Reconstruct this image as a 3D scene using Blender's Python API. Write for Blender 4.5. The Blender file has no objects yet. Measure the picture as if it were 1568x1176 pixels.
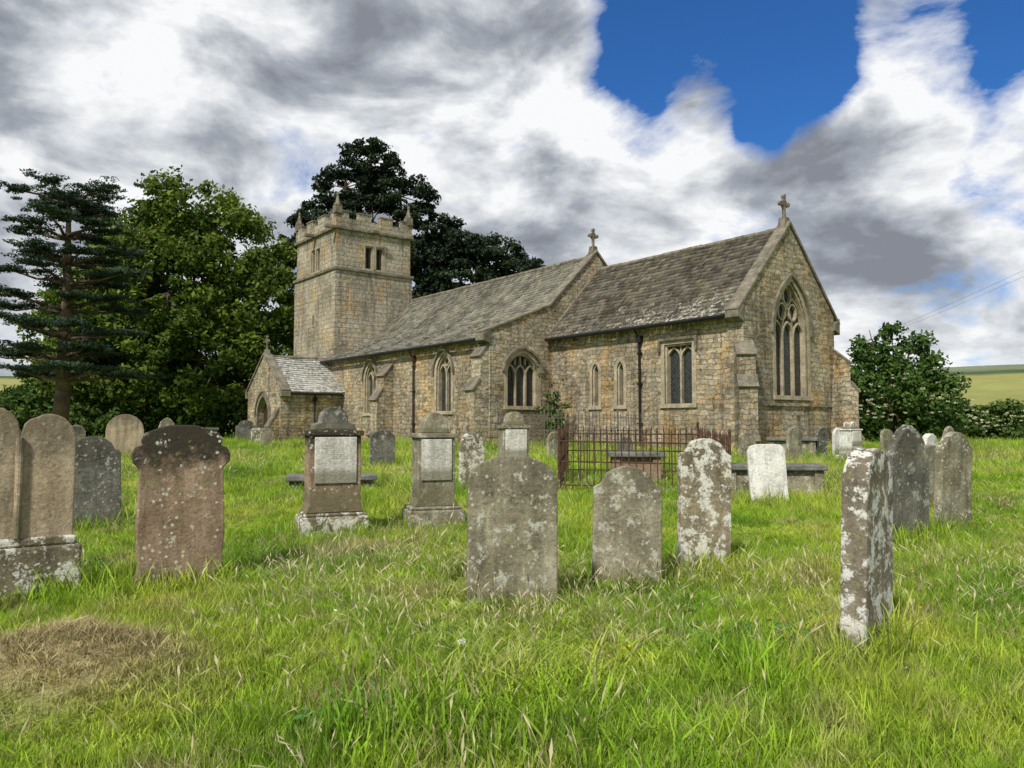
import bpy, bmesh, math, random
import numpy as np
from mathutils import Vector, Matrix
random.seed(7); rng=np.random.default_rng(7)
scene=bpy.context.scene
scene.view_settings.view_transform='Standard'; scene.view_settings.look='None'; scene.view_settings.exposure=0
R=math.radians
# ---------------- node helpers
def nd(nt,t,props=None,ins=None):
    n=nt.nodes.new(t)
    for k,v in (props or {}).items(): setattr(n,k,v)
    for k,v in (ins or {}).items():
        if isinstance(v,bpy.types.NodeSocket): nt.links.new(v,n.inputs[k])
        else: n.inputs[k].default_value=v
    return n
def mix(nt,f,a,b,blend='MIX'):
    n=nt.nodes.new('ShaderNodeMix'); n.data_type='RGBA'; n.blend_type=blend
    for i,v in ((0,f),(6,a),(7,b)):
        if isinstance(v,bpy.types.NodeSocket): nt.links.new(v,n.inputs[i])
        elif i==0: n.inputs[0].default_value=v
        else: n.inputs[i].default_value=(*v[:3],1)
    return n.outputs[2]
def ramp(nt,f,stops,interp='LINEAR'):
    n=nt.nodes.new('ShaderNodeValToRGB'); cr=n.color_ramp; cr.interpolation=interp
    while len(cr.elements)<len(stops): cr.elements.new(0.5)
    for e,(p,c) in zip(cr.elements,stops):
        e.position=p; e.color=(c,c,c,1) if isinstance(c,(int,float)) else (*c[:3],1)
    nt.links.new(f,n.inputs[0]); return n.outputs[0]
def mth(nt,op,a,b=0.0,c=None,clamp=False):
    n=nt.nodes.new('ShaderNodeMath'); n.operation=op; n.use_clamp=clamp
    for i,v in enumerate((a,b,c)):
        if v is None: continue
        if isinstance(v,bpy.types.NodeSocket): nt.links.new(v,n.inputs[i])
        else: n.inputs[i].default_value=v
    return n.outputs[0]
def noi(nt,vec,scale,detail=4,rough=.55,dist=0):
    n=nd(nt,'ShaderNodeTexNoise',None,{'Scale':scale,'Detail':detail,'Roughness':rough,'Distortion':dist})
    if vec is not None: nt.links.new(vec,n.inputs['Vector'])
    return n.outputs[0]
def vmul(nt,vec,s):
    n=nd(nt,'ShaderNodeVectorMath',{'operation':'MULTIPLY'}); nt.links.new(vec,n.inputs[0]); n.inputs[1].default_value=s
    return n.outputs[0]
def newmat(name):
    m=bpy.data.materials.new(name); m.use_nodes=True; nt=m.node_tree
    return m,nt,nt.nodes['Principled BSDF']
def finish(nt,b,col,rough=.9,bump=None,bs=.4,bd=.02,spec=.25):
    if isinstance(col,bpy.types.NodeSocket): nt.links.new(col,b.inputs['Base Color'])
    else: b.inputs['Base Color'].default_value=(*col,1)
    b.inputs['Roughness'].default_value=rough; b.inputs['Specular IOR Level'].default_value=spec
    if bump is not None:
        bn=nd(nt,'ShaderNodeBump',None,{'Height':bump,'Strength':bs,'Distance':bd}); nt.links.new(bn.outputs[0],b.inputs['Normal'])
# ---------------- materials
def m_wall(name,cols,bw=.36,rh=.165,dist=1.0,mortar=(.22,.19,.14)):
    m,nt,b=newmat(name); tc=nd(nt,'ShaderNodeTexCoord').outputs['Object']
    sp=nd(nt,'ShaderNodeSeparateXYZ',None,{0:tc}).outputs
    u=mth(nt,'ADD',sp[0],sp[1])
    w=noi(nt,tc,2.6,3); w2=noi(nt,tc,1.3,3)
    u=mth(nt,'MULTIPLY_ADD',w,.6*dist,u); v=mth(nt,'MULTIPLY_ADD',w2,.34*dist,sp[2]); v=mth(nt,'MULTIPLY_ADD',noi(nt,tc,7,2),.12*dist,v)
    vec=nd(nt,'ShaderNodeCombineXYZ',None,{0:u,1:v}).outputs[0]
    br=nd(nt,'ShaderNodeTexBrick',{'squash':.62,'squash_frequency':3,'offset':.42},{'Vector':vec,'Color1':(0,0,0,1),'Color2':(1,1,1,1),'Mortar':(.5,.5,.5,1),'Scale':1,'Mortar Size':.012,'Mortar Smooth':.6,'Brick Width':bw,'Row Height':rh})
    vor=nd(nt,'ShaderNodeTexVoronoi',None,{'Vector':vmul(nt,vec,(3.2,5.5,1)),'Scale':1.0})
    t=mth(nt,'MULTIPLY_ADD',nd(nt,'ShaderNodeSeparateColor',None,{0:vor.outputs['Color']}).outputs[0],.5,mth(nt,'MULTIPLY',br.outputs[0],.5))
    c=ramp(nt,t,cols)
    c=mix(nt,mth(nt,'MULTIPLY',br.outputs[1],.75),c,mortar)
    big=noi(nt,tc,.5,6,.62)
    c=mix(nt,ramp(nt,big,[(.40,.95),(.60,0)]),c,mix(nt,1,c,(.58,.57,.56),'MULTIPLY'))
    och=noi(nt,vmul(nt,tc,(1,1,.6)),.9,5,.6)
    c=mix(nt,ramp(nt,och,[(.50,0),(.66,.75)]),c,mix(nt,1,c,(1.3,1.02,.66),'MULTIPLY'))
    low=mth(nt,'MULTIPLY_ADD',noi(nt,vmul(nt,tc,(2.5,2.5,.5)),1,5,.6),1.6,sp[2])
    c=mix(nt,ramp(nt,mth(nt,'DIVIDE',low,4.0),[(.38,.6),(.62,0)]),c,mix(nt,1,c,(.6,.6,.56),'MULTIPLY'))
    stk=noi(nt,vmul(nt,tc,(3.2,3.2,.28)),1,5,.62)
    c=mix(nt,ramp(nt,stk,[(.52,0),(.64,.75)]),c,mix(nt,1,c,(.52,.52,.52),'MULTIPLY'))
    fine=noi(nt,tc,9,7,.72)
    c=mix(nt,1,c,ramp(nt,fine,[(.25,.42),(.5,1.0),(.75,1.5)]),'MULTIPLY')
    lic=noi(nt,tc,3.3,8,.78)
    c=mix(nt,ramp(nt,lic,[(.57,0),(.66,.7)]),c,(.55,.54,.47))
    dk=noi(nt,vmul(nt,tc,(1,1,.7)),4.7,7,.75)
    c=mix(nt,ramp(nt,dk,[(.32,.75),(.44,0)]),c,(.085,.075,.058))
    hgt=mth(nt,'MULTIPLY_ADD',br.outputs[1],-1.0,mth(nt,'MULTIPLY_ADD',t,.5,mth(nt,'MULTIPLY',fine,.9)))
    finish(nt,b,c,.95,hgt,1.0,.045,.1); return m
wall_cols=[(0,(.15,.125,.09)),(.22,(.33,.275,.19)),(.38,(.5,.425,.30)),(.52,(.29,.26,.205)),(.66,(.53,.47,.35)),(.8,(.45,.335,.19)),(1,(.6,.545,.43))]
M_wall=m_wall('rubble_limestone',wall_cols)
M_tower=m_wall('tower_ashlar',[(0,(.30,.268,.2)),(.3,(.46,.41,.31)),(.6,(.38,.345,.27)),(1,(.54,.485,.375))],.5,.25,.35,(.26,.23,.175))
def m_stone(name,c1,c2,rough=.95,sc=3):
    m,nt,b=newmat(name); tc=nd(nt,'ShaderNodeTexCoord').outputs['Object']
    a=noi(nt,tc,sc,8,.7); f=noi(nt,tc,22,5,.7)
    c=mix(nt,ramp(nt,a,[(.35,0),(.65,1)]),c1,c2)
    c=mix(nt,1,c,ramp(nt,f,[(.3,.6),(.7,1.25)]),'MULTIPLY')
    finish(nt,b,c,rough,f,.5,.015,.15); return m
M_dress=m_stone('dressed_stone',(.24,.205,.145),(.5,.43,.31))
M_coping=m_stone('coping_stone',(.095,.085,.065),(.27,.24,.185))
M_slab=m_stone('tomb_slab',(.10,.10,.09),(.22,.22,.2))
M_reddish=m_stone('tomb_brown_stone',(.2,.12,.075),(.3,.23,.17))
M_iron=m_stone('rusty_iron',(.05,.034,.026),(.13,.07,.045),.8,6)
M_iron2=m_stone('grey_iron',(.1,.1,.09),(.16,.13,.11),.8,6)
M_bark=m_stone('bark',(.07,.052,.037),(.15,.115,.08),.95,2)
M_black=m_stone('gutter_paint',(.012,.012,.013),(.025,.025,.027),.45)
M_brownpipe=m_stone('brown_pipe',(.05,.03,.022),(.09,.055,.04),.5)
M_door=m_stone('oak_door',(.035,.024,.015),(.06,.04,.025),.7)
def m_glass():
    m,nt,b=newmat('leaded_glass'); tc=nd(nt,'ShaderNodeTexCoord').outputs['Object']
    sp=nd(nt,'ShaderNodeSeparateXYZ',None,{0:tc}).outputs
    u=mth(nt,'ADD',sp[0],sp[1])
    a=mth(nt,'PINGPONG',mth(nt,'ADD',u,sp[2]),.07); d=mth(nt,'PINGPONG',mth(nt,'SUBTRACT',u,sp[2]),.07)
    l=mth(nt,'LESS_THAN',mth(nt,'MINIMUM',a,d),.009)
    pn=noi(nt,tc,9,2)
    c=mix(nt,l,ramp(nt,pn,[(.35,(.012,.014,.015)),(.7,(.04,.045,.045))]),(.07,.07,.065))
    nt.links.new(c,b.inputs['Base Color']); b.inputs['Roughness'].default_value=.18
    bn=nd(nt,'ShaderNodeBump',None,{'Height':mth(nt,'ADD',pn,l),'Strength':.35,'Distance':.02}); nt.links.new(bn.outputs[0],b.inputs['Normal'])
    return m
M_glass=m_glass()
def m_roof(name,c1,c2,lich=.5,lic_col=(.5,.5,.45),thr=.58,eave=None,moss=.5):
    m,nt,b=newmat(name); tc=nd(nt,'ShaderNodeTexCoord').outputs['Object']
    t=nd(nt,'ShaderNodeAttribute',{'attribute_name':'tint'}).outputs['Fac']
    c=mix(nt,t,c1,c2)
    c=mix(nt,1,c,ramp(nt,noi(nt,vmul(nt,tc,(1,.5,.5)),.7,5,.6),[(.3,.7),(.7,1.3)]),'MULTIPLY')
    f=noi(nt,tc,14,6,.75)
    c=mix(nt,1,c,ramp(nt,f,[(.3,.55),(.7,1.4)]),'MULTIPLY')
    l=noi(nt,tc,6,8,.8)
    yl=noi(nt,vmul(nt,tc,(1.6,.8,.8)),1.5,6,.7)
    c=mix(nt,ramp(nt,yl,[(.50,0),(.68,moss)]),c,mix(nt,1,c,(1.3,1.25,.7),'MULTIPLY'))
    if eave:
        sp=nd(nt,'ShaderNodeSeparateXYZ',None,{0:tc}).outputs
        g=mth(nt,'MULTIPLY',ramp(nt,mth(nt,'DIVIDE',sp[2],10),[(eave[0]/10,1),(eave[1]/10,0)]),ramp(nt,mth(nt,'DIVIDE',mth(nt,'ADD',sp[0],9.2),9.2),[(.2,.5),(.8,1)]))
        l=mth(nt,'MULTIPLY_ADD',g,.13,l)
    c=mix(nt,ramp(nt,l,[(thr,0),(thr+.05,lich)]),c,lic_col)
    finish(nt,b,c,.9,f,.5,.02,.2); return m
M_roofC=m_roof('stone_slates_chancel',(.05,.045,.037),(.15,.132,.105),.8,(.58,.57,.5),.62,(5.0,6.6))
M_roofN=m_roof('stone_slates_nave',(.10,.096,.08),(.22,.21,.175),.5)
M_roofP=m_roof('stone_slates_porch',(.24,.235,.21),(.42,.41,.37),.9,(.62,.62,.58),.5)
def m_leaf(name,dark,light,tr=.25):
    m,nt,b=newmat(name)
    t=nd(nt,'ShaderNodeAttribute',{'attribute_name':'tint'}).outputs['Fac']
    c=mix(nt,t,dark,light)
    nt.links.new(c,b.inputs['Base Color']); b.inputs['Roughness'].default_value=.65; b.inputs['Specular IOR Level'].default_value=.2
    ts=nd(nt,'ShaderNodeBsdfTranslucent',None,{'Color':c}); ms=nd(nt,'ShaderNodeMixShader',None,{0:tr,1:b.outputs[0],2:ts.outputs[0]})
    nt.links.new(ms.outputs[0],nt.nodes['Material Output'].inputs[0]); return m
M_decid=m_leaf('broadleaf_foliage',(.03,.068,.01),(.18,.245,.03),.3)
M_pine=m_leaf('pine_foliage',(.007,.016,.008),(.034,.056,.022),.1)
M_cedar=m_leaf('cedar_foliage',(.014,.034,.02),(.055,.085,.05),.1)
M_bush=m_leaf('bush_foliage',(.025,.065,.012),(.10,.17,.03))
M_hedge=m_leaf('hedge_foliage',(.03,.065,.015),(.12,.18,.035))
M_flower=m_leaf('elder_flower',(.5,.5,.33),(.7,.7,.52))
M_weed=m_leaf('weed_leaves',(.05,.14,.03),(.1,.25,.06))
M_daisy=m_leaf('daisy_petals',(.7,.7,.68),(.8,.8,.78)); M_dand=m_leaf('buttercup_petals',(.7,.5,.02),(.8,.62,.03))
# grass
def m_grass(name,kind=0):
    m,nt,b=newmat(name)
    g=nd(nt,'ShaderNodeNewGeometry').outputs['Position']
    n1=noi(nt,g,.55,4,.62); n2=noi(nt,g,1.0,5,.7)
    base=ramp(nt,n1,[(.3,(.13,.28,.018)),(.48,(.27,.42,.034)),(.63,(.42,.50,.065)),(.75,(.48,.46,.11))])
    dry=ramp(nt,n2,[(.54,0),(.68,.75)])
    sp=nd(nt,'ShaderNodeSeparateXYZ',None,{0:g}).outputs
    def spot(x,y,ky,r0,r1,s):
        dx=mth(nt,'SUBTRACT',sp[0],x); dy=mth(nt,'SUBTRACT',sp[1],y)
        dd=mth(nt,'SQRT',mth(nt,'ADD',mth(nt,'MULTIPLY',dx,dx),mth(nt,'MULTIPLY',mth(nt,'MULTIPLY',dy,dy),ky)))
        return mth(nt,'MULTIPLY',mth(nt,'SUBTRACT',1.0,nd(nt,'ShaderNodeMapRange',{'interpolation_type':'SMOOTHSTEP'},{0:mth(nt,'MULTIPLY_ADD',n2,.8,dd),1:r0,2:r1}).outputs[0]),s)
    for a in ((-2.75,4.75,1.6,.8,1.5,.97),(-.85,4.45,3,.4,.85,.75),(-1.7,8.6,1.5,.6,1.3,.7),(-.75,6.8,2,.4,1.1,.55)):
        dry=mth(nt,'MAXIMUM',dry,spot(*a))
    c=mix(nt,dry,base,(.47,.40,.21))
    if kind<2:
        r=nd(nt,'ShaderNodeObjectInfo').outputs['Random']
        c=mix(nt,1,c,ramp(nt,r,[(0,.5),(.5,1),(1,1.45)]),'MULTIPLY')
        c=mix(nt,ramp(nt,mth(nt,'FRACT',mth(nt,'MULTIPLY',r,7.3)),[(.86,0),(.93,.7)]),c,(.44,.38,.19))
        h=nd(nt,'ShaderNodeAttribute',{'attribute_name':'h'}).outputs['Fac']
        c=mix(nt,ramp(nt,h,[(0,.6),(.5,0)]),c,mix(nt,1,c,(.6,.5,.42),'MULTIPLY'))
        if kind==1: c=mix(nt,ramp(nt,h,[(.45,.3),(.75,.95)]),c,(.56,.5,.3))
        nt.links.new(c,b.inputs['Base Color']); b.inputs['Roughness'].default_value=.6; b.inputs['Specular IOR Level'].default_value=.2
        ts=nd(nt,'ShaderNodeBsdfTranslucent',None,{'Color':c}); ms=nd(nt,'ShaderNodeMixShader',None,{0:.35,1:b.outputs[0],2:ts.outputs[0]})
        nt.links.new(ms.outputs[0],nt.nodes['Material Output'].inputs[0])
    else:
        c=mix(nt,1,c,ramp(nt,noi(nt,g,7,8,.8),[(.3,.3),(.6,.85)]),'MULTIPLY')
        finish(nt,b,c,1,noi(nt,g,12,6,.8),.8,.06,.05)
    return m
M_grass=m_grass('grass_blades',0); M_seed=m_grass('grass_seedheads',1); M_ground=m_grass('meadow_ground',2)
def m_grave(name,c1,c2,lich=(.5,.5,.45),amt=.5,thr=.55,dark=.4,text=.5):
    m,nt,b=newmat(name); t=nd(nt,'ShaderNodeTexCoord'); o=t.outputs['Object']; g=t.outputs['Generated']
    r=nd(nt,'ShaderNodeObjectInfo').outputs['Random']
    off=nd(nt,'ShaderNodeVectorMath',{'operation':'ADD'},{0:o}); cx=nd(nt,'ShaderNodeCombineXYZ',None,{0:mth(nt,'MULTIPLY',r,40),1:mth(nt,'MULTIPLY',r,17)})
    nt.links.new(cx.outputs[0],off.inputs[1]); v=off.outputs[0]
    c=mix(nt,ramp(nt,noi(nt,v,2.6,6,.65),[(.35,0),(.65,1)]),c1,c2)
    st=noi(nt,vmul(nt,v,(9,9,1.3)),1,4,.6)
    c=mix(nt,1,c,ramp(nt,st,[(.3,.65),(.7,1.25)]),'MULTIPLY')
    f=noi(nt,v,30,7,.75)
    c=mix(nt,1,c,ramp(nt,f,[(.3,.6),(.7,1.3)]),'MULTIPLY')
    gs=nd(nt,'ShaderNodeSeparateXYZ',None,{0:g}).outputs
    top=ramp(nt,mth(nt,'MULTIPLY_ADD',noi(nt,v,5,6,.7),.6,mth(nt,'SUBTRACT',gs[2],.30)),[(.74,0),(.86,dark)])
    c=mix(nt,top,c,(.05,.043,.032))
    l=noi(nt,v,7,9,.72); l2=noi(nt,v,22,5,.6)
    lm=mth(nt,'MULTIPLY',ramp(nt,l,[(thr,0),(thr+.04,amt)]),ramp(nt,l2,[(.36,.2),(.48,1)]))
    vor=nd(nt,'ShaderNodeTexVoronoi',None,{'Vector':v,'Scale':15.0}).outputs['Distance']
    lm=mth(nt,'MAXIMUM',lm,mth(nt,'MULTIPLY',ramp(nt,mth(nt,'MULTIPLY_ADD',f,.25,vor),[(.30,amt*.95),(.38,0)]),ramp(nt,noi(nt,v,4,3),[(.45,0),(.52,1)])))
    c=mix(nt,lm,c,lich)
    yl=noi(nt,v,10,6,.7); c=mix(nt,ramp(nt,yl,[(.60,0),(.68,.55)]),c,(.33,.30,.12))
    rows=22.0
    vz=mth(nt,'MULTIPLY',gs[2],rows); row=mth(nt,'FLOOR',vz); fr=mth(nt,'FRACT',vz)
    rm=mth(nt,'MULTIPLY',mth(nt,'GREATER_THAN',fr,.35),mth(nt,'LESS_THAN',fr,.85))
    lv=nd(nt,'ShaderNodeCombineXYZ',None,{0:mth(nt,'MULTIPLY',gs[0],38),1:mth(nt,'MULTIPLY',row,5.3),2:mth(nt,'MULTIPLY',fr,1.5)}).outputs[0]
    lt=mth(nt,'GREATER_THAN',noi(nt,lv,1.0,1),.5)
    ax=mth(nt,'LESS_THAN',mth(nt,'ABSOLUTE',mth(nt,'SUBTRACT',gs[0],.5)),mth(nt,'MULTIPLY_ADD',noi(nt,nd(nt,'ShaderNodeCombineXYZ',None,{0:row}).outputs[0],3.1,0),.3,.17))
    az=mth(nt,'MULTIPLY',mth(nt,'GREATER_THAN',gs[2],.5),mth(nt,'LESS_THAN',gs[2],.84))
    tm=mth(nt,'MULTIPLY',mth(nt,'MULTIPLY',rm,lt),mth(nt,'MULTIPLY',ax,az))
    tm=mth(nt,'MULTIPLY',tm,ramp(nt,noi(nt,v,5,3),[(.4,0),(.6,text)]))
    c=mix(nt,tm,c,mix(nt,1,c,(.5,.48,.45),'MULTIPLY'))
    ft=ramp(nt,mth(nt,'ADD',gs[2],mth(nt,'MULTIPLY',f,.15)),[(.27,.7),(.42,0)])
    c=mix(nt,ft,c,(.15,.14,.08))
    h=mth(nt,'MULTIPLY_ADD',tm,-.6,mth(nt,'ADD',f,mth(nt,'MULTIPLY',l,1.5)))
    finish(nt,b,c,.95,h,.75,.02,.12); return m
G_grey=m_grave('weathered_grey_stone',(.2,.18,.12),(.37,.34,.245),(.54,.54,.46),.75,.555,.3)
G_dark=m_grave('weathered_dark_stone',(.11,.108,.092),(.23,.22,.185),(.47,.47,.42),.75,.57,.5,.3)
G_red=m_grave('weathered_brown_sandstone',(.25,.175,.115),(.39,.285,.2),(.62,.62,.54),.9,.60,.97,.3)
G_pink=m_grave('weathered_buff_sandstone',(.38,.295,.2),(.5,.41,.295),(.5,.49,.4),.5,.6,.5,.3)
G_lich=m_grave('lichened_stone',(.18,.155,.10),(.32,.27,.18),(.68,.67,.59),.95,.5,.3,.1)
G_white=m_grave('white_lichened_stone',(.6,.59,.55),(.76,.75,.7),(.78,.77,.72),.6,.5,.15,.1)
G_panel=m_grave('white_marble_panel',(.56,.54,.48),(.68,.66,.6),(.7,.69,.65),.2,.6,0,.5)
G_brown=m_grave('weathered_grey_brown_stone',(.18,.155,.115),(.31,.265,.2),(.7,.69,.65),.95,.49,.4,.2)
# ---------------- mesh builder
def recalc(me):
    bm=bmesh.new(); bm.from_mesh(me); bmesh.ops.recalc_face_normals(bm,faces=bm.faces); bm.to_mesh(me); bm.free()
def link(o,parent=None):
    scene.collection.objects.link(o)
    if parent: o.parent=parent
    return o
class MB:
    def __init__(s): s.v=[]; s.f=[]
    def add(s,vs,fs):
        o=len(s.v); s.v+=[tuple(v) for v in vs]; s.f+=[tuple(i+o for i in f) for f in fs]
    def box(s,x0,x1,y0,y1,z0,z1,M=None):
        vs=[Vector((x,y,z)) for z in (z0,z1) for x,y in ((x0,y0),(x1,y0),(x1,y1),(x0,y1))]
        if M: vs=[M@v for v in vs]
        s.add(vs,[(3,2,1,0),(4,5,6,7),(0,1,5,4),(1,2,6,5),(2,3,7,6),(3,0,4,7)])
    def tube(s,p0,p1,r0,r1,n=8):
        p0=Vector(p0);p1=Vector(p1); q=(p1-p0).to_track_quat('Z','Y'); vs=[]
        for p,r in ((p0,r0),(p1,r1)):
            for i in range(n):
                a=2*math.pi*i/n; vs.append(p+q@Vector((r*math.cos(a),r*math.sin(a),0)))
        s.add(vs,[(i,(i+1)%n,n+(i+1)%n,n+i) for i in range(n)]+[tuple(range(n))[::-1],tuple(range(n,2*n))])
    def prism(s,poly,F,w0,w1):
        n=len(poly); s.add([F(u,v,w0) for u,v in poly]+[F(u,v,w1) for u,v in poly],
            [tuple(range(n))[::-1],tuple(range(n,2*n))]+[(i,(i+1)%n,n+(i+1)%n,n+i) for i in range(n)])
    def strip(s,path,F,w0,w1,width,off=0,closed=False):
        n=len(path); P=[Vector(p) for p in path]; L=[];Q=[]
        for i in range(n):
            a=P[(i-1)%n] if (i>0 or closed) else None; c=P[(i+1)%n] if (i<n-1 or closed) else None
            d1=(P[i]-a).normalized() if a is not None else None; d2=(c-P[i]).normalized() if c is not None else None
            if d1 is None:d1=d2
            if d2 is None:d2=d1
            t=(d1+d2); t=t.normalized() if t.length>1e-6 else d1
            nr=Vector((-t.y,t.x)); n1=Vector((-d1.y,d1.x)); k=1/max(.45,nr.dot(n1))
            L.append(P[i]+nr*(off+width/2)*k); Q.append(P[i]+nr*(off-width/2)*k)
        vs=[]
        for i in range(n): vs+=[F(*L[i],w0),F(*Q[i],w0),F(*Q[i],w1),F(*L[i],w1)]
        fs=[]
        for i in range(n if closed else n-1):
            j=(i+1)%n
            for k in range(4): fs.append((4*i+k,4*i+(k+1)%4,4*j+(k+1)%4,4*j+k))
        if not closed: fs+=[(0,1,2,3),(4*n-1,4*n-2,4*n-3,4*n-4)]
        s.add(vs,fs)
    def obj(s,name,mat,parent=None,smooth=False,bevel=0):
        me=bpy.data.meshes.new(name); me.from_pydata(s.v,[],s.f); me.materials.append(mat); recalc(me)
        if smooth: me.polygons.foreach_set('use_smooth',[True]*len(me.polygons))
        o=link(bpy.data.objects.new(name,me),parent)
        if bevel:
            b=o.modifiers.new('b','BEVEL'); b.width=bevel; b.segments=2; b.limit_method='ANGLE'
        return o
def npmesh(name,V,F,mat,parent=None,attrs=None,k=4):
    me=bpy.data.meshes.new(name); nv=len(V); nf=len(F)
    me.vertices.add(nv); me.vertices.foreach_set('co',V.astype(np.float32).ravel())
    me.loops.add(nf*k); me.loops.foreach_set('vertex_index',F.astype(np.int32).ravel())
    me.polygons.add(nf); me.polygons.foreach_set('loop_start',np.arange(0,nf*k,k,dtype=np.int32))
    me.update(calc_edges=True)
    for an,(dom,dat) in (attrs or {}).items():
        a=me.attributes.new(an,'FLOAT',dom); a.data.foreach_set('value',dat.astype(np.float32))
    me.materials.append(mat); o=bpy.data.objects.new(name,me); return link(o,parent)
def empty(name,loc=(0,0,0),rz=0):
    e=bpy.data.objects.new(name,None); e.location=loc; e.rotation_euler=(0,0,rz); return link(e)
# ---------------- terrain
TY=[-60,0,4,22,26,31,60,3000]; TZ=[-.3,-.15,-.02,.61,.73,.78,.8,.8]
def H(x,y):
    x=np.asarray(x,float); y=np.asarray(y,float)
    z=np.interp(y,TY,TZ)
    near=np.exp(-((y-8)/14)**2)
    z=z+near*(.035*np.sin(1.1*x+.4*y)+.03*np.sin(.7*y-1.3*x+1)+.012*np.sin(3.1*x+2.2*y))
    z=z+.33*np.exp(-(((x+2.75)/.75)**2+((y-4.75)/.55)**2))+.06*np.exp(-(((x+.6)/.9)**2+((y-4.9)/.5)**2))
    return z
def axis(lo,hi,near,step):
    a=[0.0]; s=step
    while a[-1]<hi:
        if a[-1]>near: s*=1.14
        a.append(a[-1]+s)
    b=[0.0]; s=step
    while b[-1]>lo:
        if -b[-1]>near: s*=1.14
        b.append(b[-1]-s)
    return np.array(b[::-1][:-1]+a)
gx=axis(-2500,2500,10,.16); gy=axis(-300,2500,14,.16)
GX,GY=np.meshgrid(gx,gy); GZ=H(GX,GY); nx,ny=len(gx),len(gy)
idx=np.arange(nx*ny).reshape(ny,nx)
F=np.stack([idx[:-1,:-1],idx[:-1,1:],idx[1:,1:],idx[1:,:-1]],-1).reshape(-1,4)
g=npmesh('ground',np.stack([GX,GY,GZ],-1).reshape(-1,3),F,M_ground)
g.data.polygons.foreach_set('use_smooth',[True]*len(g.data.polygons))
# hills
def m_hill():
    m,nt,b=newmat('hill_fields'); g=nd(nt,'ShaderNodeNewGeometry').outputs['Position']
    sp=nd(nt,'ShaderNodeSeparateXYZ',None,{0:g}).outputs
    z=mth(nt,'MULTIPLY_ADD',noi(nt,g,.01,3),5,sp[2])
    c=ramp(nt,mth(nt,'DIVIDE',z,32),[(0,(.16,.19,.05)),(.3,(.23,.24,.07)),(.6,(.26,.26,.08)),(.63,(.05,.08,.03)),(.665,(.05,.08,.03)),(.68,(.14,.17,.09)),(1,(.18,.2,.13))])
    c=mix(nt,1,c,ramp(nt,noi(nt,g,.06,8,.7),[(.3,.75),(.7,1.2)]),'MULTIPLY')
    finish(nt,b,c,1); return m
az=np.radians(np.linspace(-75,75,160)); rr=np.linspace(120,700,40)
A,RR=np.meshgrid(az,rr); tt=np.clip((RR-120)/260,0,1); tt=tt*tt*(3-2*tt)
hh=tt*(25+3*np.sin(A*5+1)+2*np.sin(A*13))*(1+.25*np.clip((RR-380)/320,0,1))+.5
idx=np.arange(160*40).reshape(40,160); F=np.stack([idx[:-1,:-1],idx[:-1,1:],idx[1:,1:],idx[1:,:-1]],-1).reshape(-1,4)
o=npmesh('hill',np.stack([RR*np.sin(A),RR*np.cos(A),hh],-1).reshape(-1,3),F,m_hill()); o.data.polygons.foreach_set('use_smooth',[True]*len(o.data.polygons))
# ---------------- church
CH=empty('stone_church',(7.25,24,0),R(-51.8))
def FS(Y0): return lambda u,v,w:(u,Y0-w,v)
def FE(X0): return lambda u,v,w:(X0+w,u,v)
def arch(w,z0,zs,zt,n=9,c=0):
    h=w/2; r=zt-zs; pts=[]
    if r>=h*.98:
        Rr=(h*h+r*r)/(2*h); cx=-h+Rr; a1=math.atan2(r,-cx) if cx>0 else math.pi/2
        for i in range(n+1):
            a=math.pi+(a1-math.pi)*i/n; pts.append((cx+Rr*math.cos(a),zs+Rr*math.sin(a)))
    else:
        for i in range(n+1):
            s=i/n; pts.append((-h+h*s,zs+r*(.75*(1-(1-s)**2.6)**.62+.25*s)))
    left=[(c+x,z) for x,z in pts]; right=[(c-x,z) for x,z in pts[:-1]][::-1]
    return [(c-h,z0)]+left+right+[(c+h,z0)]
glass=MB(); trac=MB(); hood=MB(); cope=MB()
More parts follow.
